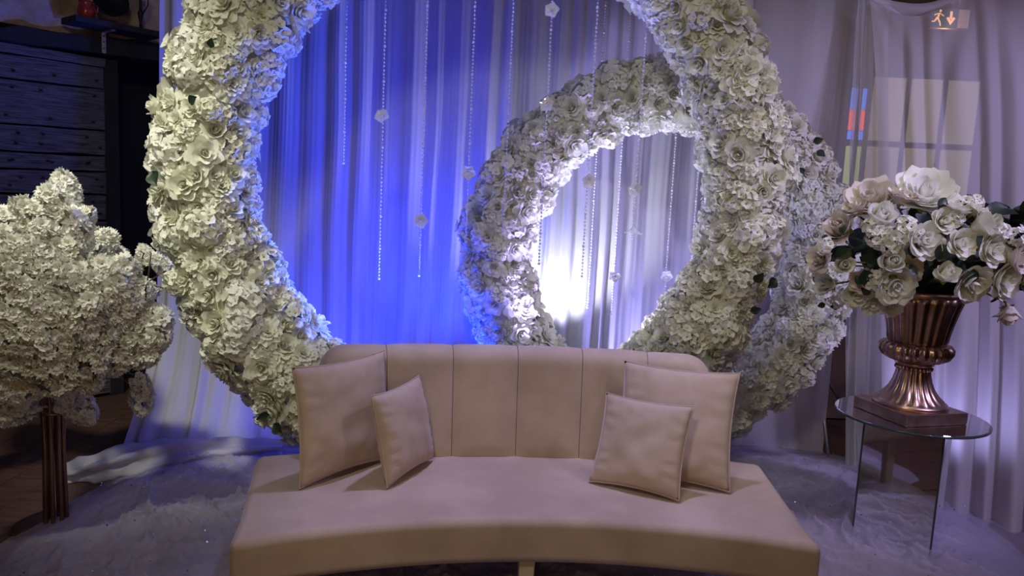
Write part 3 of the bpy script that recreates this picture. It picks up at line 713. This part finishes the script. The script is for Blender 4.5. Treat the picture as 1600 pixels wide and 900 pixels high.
def blossom_spray(seed, n, L, Rr):
    r = random.Random(seed); m = MB()
    for i in range(n):
        t = (i+.5)/n; a = i*2.4+r.uniform(-.3, .3); rad = Rr*math.sin(PI*min(1, .22+.78*t))**.7 if t < .97 else .01
        c = Vector((rad*math.cos(a), rad*math.sin(a), L*t)); nr = (Vector((math.cos(a), math.sin(a), .15+1.1*max(0, t-.5)))+Vector((r.uniform(-.3, .3),)*3)).normalized()
        M = Matrix.Translation(c) @ nr.to_track_quat('Z', 'Y').to_matrix().to_4x4() @ Matrix.Scale(r.uniform(.85, 1.15), 4)
        p0 = r.uniform(0, 6)
        for k in range(6): petal(m, p0+2*PI*k/6, .003, .030, .015, .65, 1.6, 3, 4, .22, .6, r.uniform(0, 6), 0, M)
        for k in range(5): petal(m, p0+.5+2*PI*k/5, .002, .022, .011, .2, 1.0, 2, 3, .25, .6, r.uniform(0, 6), .003, M)
    me = mesh('blossom_spray', m.v, m.f); me.materials.append(PETALW); me.polygons.foreach_set('use_smooth', [True]*len(me.polygons)); return me
BSP = [blossom_spray(100+i, nn_, L, R_) for i, (nn_, L, R_) in enumerate(((30, .17, .052), (34, .20, .056), (26, .14, .050), (38, .18, .064)))]
sp = [(88, 322, -.1), (112, 352, .3), (50, 345, -.2), (12, 352, -.5), (75, 375, 0), (30, 392, -.3), (-5, 405, -.5), (112, 392, .2), (72, 425, 0), (38, 440, -.2), (5, 455, -.6), (105, 445, .2), (135, 432, .3), (162, 425, .3), (190, 432, .5), (142, 460, .3), (178, 462, .5), (210, 465, .8), (62, 475, -.2), (25, 495, -.5), (100, 495, .1), (140, 498, .4), (180, 498, .7), (218, 495, 1.0), (245, 500, 1.2), (0, 525, -.9), (40, 525, -.5), (80, 530, 0), (120, 530, .3), (160, 530, .7), (200, 528, 1.1), (232, 525, 1.3), (20, 565, -1.2), (60, 565, -.8), (100, 565, 0), (140, 565, .8), (182, 560, 1.2), (215, 552, 1.5), (-5, 600, -1.6), (30, 605, -1.9), (72, 592, -.9), (135, 592, 1.4), (5, 632, -2.1), (-40, 420, -.8), (-45, 490, -1.2), (-45, 560, -1.5), (-20, 370, -.5), (60, 395, -.1), (150, 478, .4), (90, 410, .1), (15, 420, -.4), (55, 505, -.3), (120, 478, .2), (195, 482, .8)]
def ldome(px, py, k=1.0):
    Y = LC.y-.2
    for _ in range(6):
        p = at(px, py, Y); q = 1-((p.x-LC.x)/LR.x)**2-((p.z-LC.z)/LR.z)**2
        Y = LC.y-LR.y*math.sqrt(max(0, q))*k
    return at(px, py, Y)
def spray(p, d, s=1.0):
    me = rnd.choice(BSP)
    o = link('blossom_spray', me, None, la, False); o.matrix_local = Matrix.Translation(p-la.location-d*.09*s) @ orient(d, rnd.uniform(0, 6)) @ Matrix.Scale(s, 4)
    m = MB(); q1 = p-la.location-d*.09*s; q0 = Vector((rnd.uniform(-.03, .03), rnd.uniform(-.03, .03), .02)); m.tube([q0, q0.lerp(q1, .55)+Vector((0, 0, .06)), q1, q1+d*.1*s], .0035, 5); m.build('stem', STEM, o.parent)
for (px, py, lean) in sp:
    p = ldome(px, py); d = (p-LC); d = Vector((math.sin(lean), -.55, math.cos(lean)*.8)).normalized(); spray(p, d, rnd.uniform(.85, 1.1))
for (px, py, lean, s) in [(100, 300, .1, .85), (128, 342, .9, .6), (222, 605, 2.6, .55), (222, 632, 3.0, .7), (128, 640, 2.2, .75), (108, 625, -2.4, .5), (248, 408, -.6, .5), (225, 395, -.3, .5)]:
    spray(ldome(px, py, .9), Vector((math.sin(lean), -.25, math.cos(lean))).normalized(), s)
for i in range(26):
    a = rnd.uniform(0, 2*PI); e = rnd.uniform(-.5, 1.2); d = Vector((math.cos(a)*math.cos(e), abs(math.sin(a))*math.cos(e), math.sin(e)))
    k = rnd.uniform(.35, .8); p = LC+Vector((d.x*LR.x*.9, d.y*LR.y, d.z*LR.z*.85))*k
    spray(p, d, 1.0)
m = MB()
for pts in ([(100, 360), (118, 385), (128, 415), (138, 432)], [(185, 444), (205, 438), (230, 442), (255, 450)], [(236, 395), (232, 430), (222, 478)], [(215, 452), (228, 470), (240, 490)], [(95, 418), (112, 430), (128, 442)], [(180, 478), (190, 492), (196, 505)]):
    m.tube([ldome(x, y, 1.12)-la.location for x, y in pts], .0028, 5)
m.build('bare_stem', STEM, la)

# ------------------------------------------------------------ tulle heaps on the floor
def tulle(name, label, cx, cy, rx, ry, h, seed, nlay=3, flat=None):
    root = thing(name, (cx, cy, 0), label, 'tulle')
    for L in range(nlay):
        m = MB(); k = 1-.13*L; sd = seed+L*17
        def fn(u, v):
            a = u*2*PI; r = v
            bd = 1+.16*n3(math.cos(a)*1.8, math.sin(a)*1.8, sd)+.05*n3(math.cos(a)*6, math.sin(a)*6, sd)
            x = rx*k*r*bd*math.copysign(abs(math.cos(a))**.75, math.cos(a)); y = ry*k*r*bd*math.copysign(abs(math.sin(a))**.75, math.sin(a))
            X, Y = x+cx, y+cy
            warp = .25*n3(X*1.4, Y*1.4, sd); rid = 1-abs(n3(X*3.2+warp*4, Y*3.2-warp*3, sd+3))*2.2; rid2 = 1-abs(n3(X*8+warp*6, Y*8+warp*5, sd+7))*2.2
            ht = h*(.45+.35*n3(X*1.3, Y*1.3, sd+5))+.040*max(0, rid)**5+.026*max(0, rid2)**4+.012*max(0, 1-abs(n3(X*17+warp*9, Y*17-warp*8, sd+11))*2.6)**3
            z = ht*(1-r**3.5)*(.7+.22*L)+.012+.01*L
            if flat: z = min(z, flat(X, Y)+.012*L+.02*max(0, rid2)) if flat(X, Y) is not None else z
            return Vector((x, y, max(.006, z)))
        m.grid(fn, 230, 84, True); m.build('tulle_layer', TULLE, root)
    m = MB(); r = random.Random(seed)
    for i in range(90):
        a = r.uniform(0, 2*PI); q = math.sqrt(r.uniform(0, .7)); x, y = rx*q*math.cos(a), ry*q*math.sin(a)
        M = Matrix.Translation((x, y, h*.9*(1-q**3)+.03)) @ Matrix.Rotation(r.uniform(-.8, .8), 4, 'X') @ Matrix.Rotation(r.uniform(-.8, .8), 4, 'Y')
        m.add([(.004*math.cos(j*PI/3), .004*math.sin(j*PI/3), 0) for j in range(6)], [tuple(range(6))], M)
    tag(m.build('sequin', SEQUIN, root, False), kind='stuff')
    return root
def under(X, Y):
    return .20 if -1.0 < X < 1.15 and Y < 3.1 else None
tulle('tulle_heap', 'heap of sheer white tulle on the floor left of the sofa', -1.26, 3.0, .76, 1.15, .15, 5, 3, under)
tulle('tulle_heap', 'heap of sheer white tulle around the mirrored table, right of the sofa', 1.58, 3.28, .90, 1.24, .15, 9, 3, under)
tulle('tulle_runner', 'flat glittering tulle lying on the floor under the sofa', .05, 2.55, 1.1, .62, .05, 14, 2, under)

# ------------------------------------------------------------ wall shelf with pots
shf = thing('wall_shelf', tuple(wl(.45, 2.40)), 'small black wooden shelf on the stone wall above the barn door', 'shelf')
def wpart(m, name, mat, par, smooth=False):
    o = m.build(name, mat, None, smooth); o.parent = par; o.matrix_parent_inverse = Matrix.Translation(par.location).inverted(); return o
m = MB(); wbox(m, .19, .72, 2.405, 2.44, .09, .30); wpart(m, 'board', BLACKWOOD, shf)
m = MB(); wbox(m, .475, .500, 2.27, 2.405, .115, .125); wbox(m, .475, .500, 2.395, 2.404, .115, .26); wpart(m, 'bracket', ZINC, shf)
for z in (2.30, 2.34, 2.375): m = MB(); sph(m, wl(.4875, z, .127), .005); wpart(m, 'screw', IRON, shf)
jug = thing('jug', tuple(wl(.62, 2.44, .2)), 'small red glazed jug on the black wall shelf', 'jug')
m = MB(); m.lathe([(.030, 0), (.046, .02), (.050, .05), (.040, .08), (.036, .095), (.042, .11), (.036, .108), (.03, .09)], 24); m.build('body', REDGLAZE, jug)
m = MB(); m.tube([(.04, 0, .09), (.075, 0, .08), (.07, 0, .045), (.047, 0, .035)], .006, 6); m.build('handle', REDGLAZE, jug)
fun = thing('iron_hook', tuple(wl(.48, 2.44, .2)), 'dark iron pan leaning on the shelf beside the red jug', 'pan')
m = MB(); m.lathe([(.09, 0), (.10, .02), (.105, .035), (.10, .036), (.095, .02)], 24); o = m.build('pan', IRON, fun); o.rotation_euler = (1.2, .3, .6); o.location = (0, 0, .13)
m = MB(); m.tube([(0, 0, .22), (.03, .02, .36)], .009, 6); m.build('handle', IRON, fun)
cs = thing('candle_holder', tuple(wl(.29, 2.44, .2)), 'black wrought iron candle holder at the right end of the shelf', 'candle holder')
m = MB(); m.lathe([(.035, 0), (.036, .006), (.010, .012), (.007, .05), (.014, .09), (.018, .11), (.008, .13), (.007, .20), (.02, .22), (.022, .25), (.018, .25)], 16); m.build('stem', IRON, cs)
m = MB(); m.tube([(.01, 0, .10), (.05, 0, .16), (.05, 0, .24), (.02, 0, .30)], .004, 6); m.build('scroll', IRON, cs)

# ------------------------------------------------------------ uplight cans behind the sofa
for (x, y, z, lab) in ((-.95, 4.05, .2, 'black stage uplight on the floor behind the big hoop, far left'), (-.35, 4.00, .2, 'black stage uplight on the floor behind the sofa centre'), (.25, 4.37, .60, 'black stage uplight raised behind the left arm of the small hoop'), (1.98, 3.36, .28, 'black stage uplight on the floor behind the mirrored table'), (.95, 4.34, .14, 'black stage uplight on the floor inside the small hoop'), (-.45, 3.70, .70, 'black stage uplight behind the left half of the sofa, under the big hoop'), (.40, 3.76, .68, 'black stage uplight behind the right half of the sofa, under the big hoop'), (.08, 3.78, .68, 'black stage uplight between the two hoops near the sofa centre')):
    up_ = thing('stage_uplight', (x, y, 0), lab, 'lamp')
    m = MB(); m.lathe([(.04, z-.14), (.055, z-.13), (.06, z-.02), (.055, z-.02), (.05, z-.03)], 20); m.build('can', IRON, up_)
    m = MB(); m.lathe([(.048, z-.028), (.048, z-.024)], 20); m.build('lens', LENS, up_)
    m = MB(); m.tube([(-.07, 0, z-.06), (-.07, 0, .01), (.07, 0, .01), (.07, 0, z-.06)], .006, 6); m.build('yoke', IRON, up_)
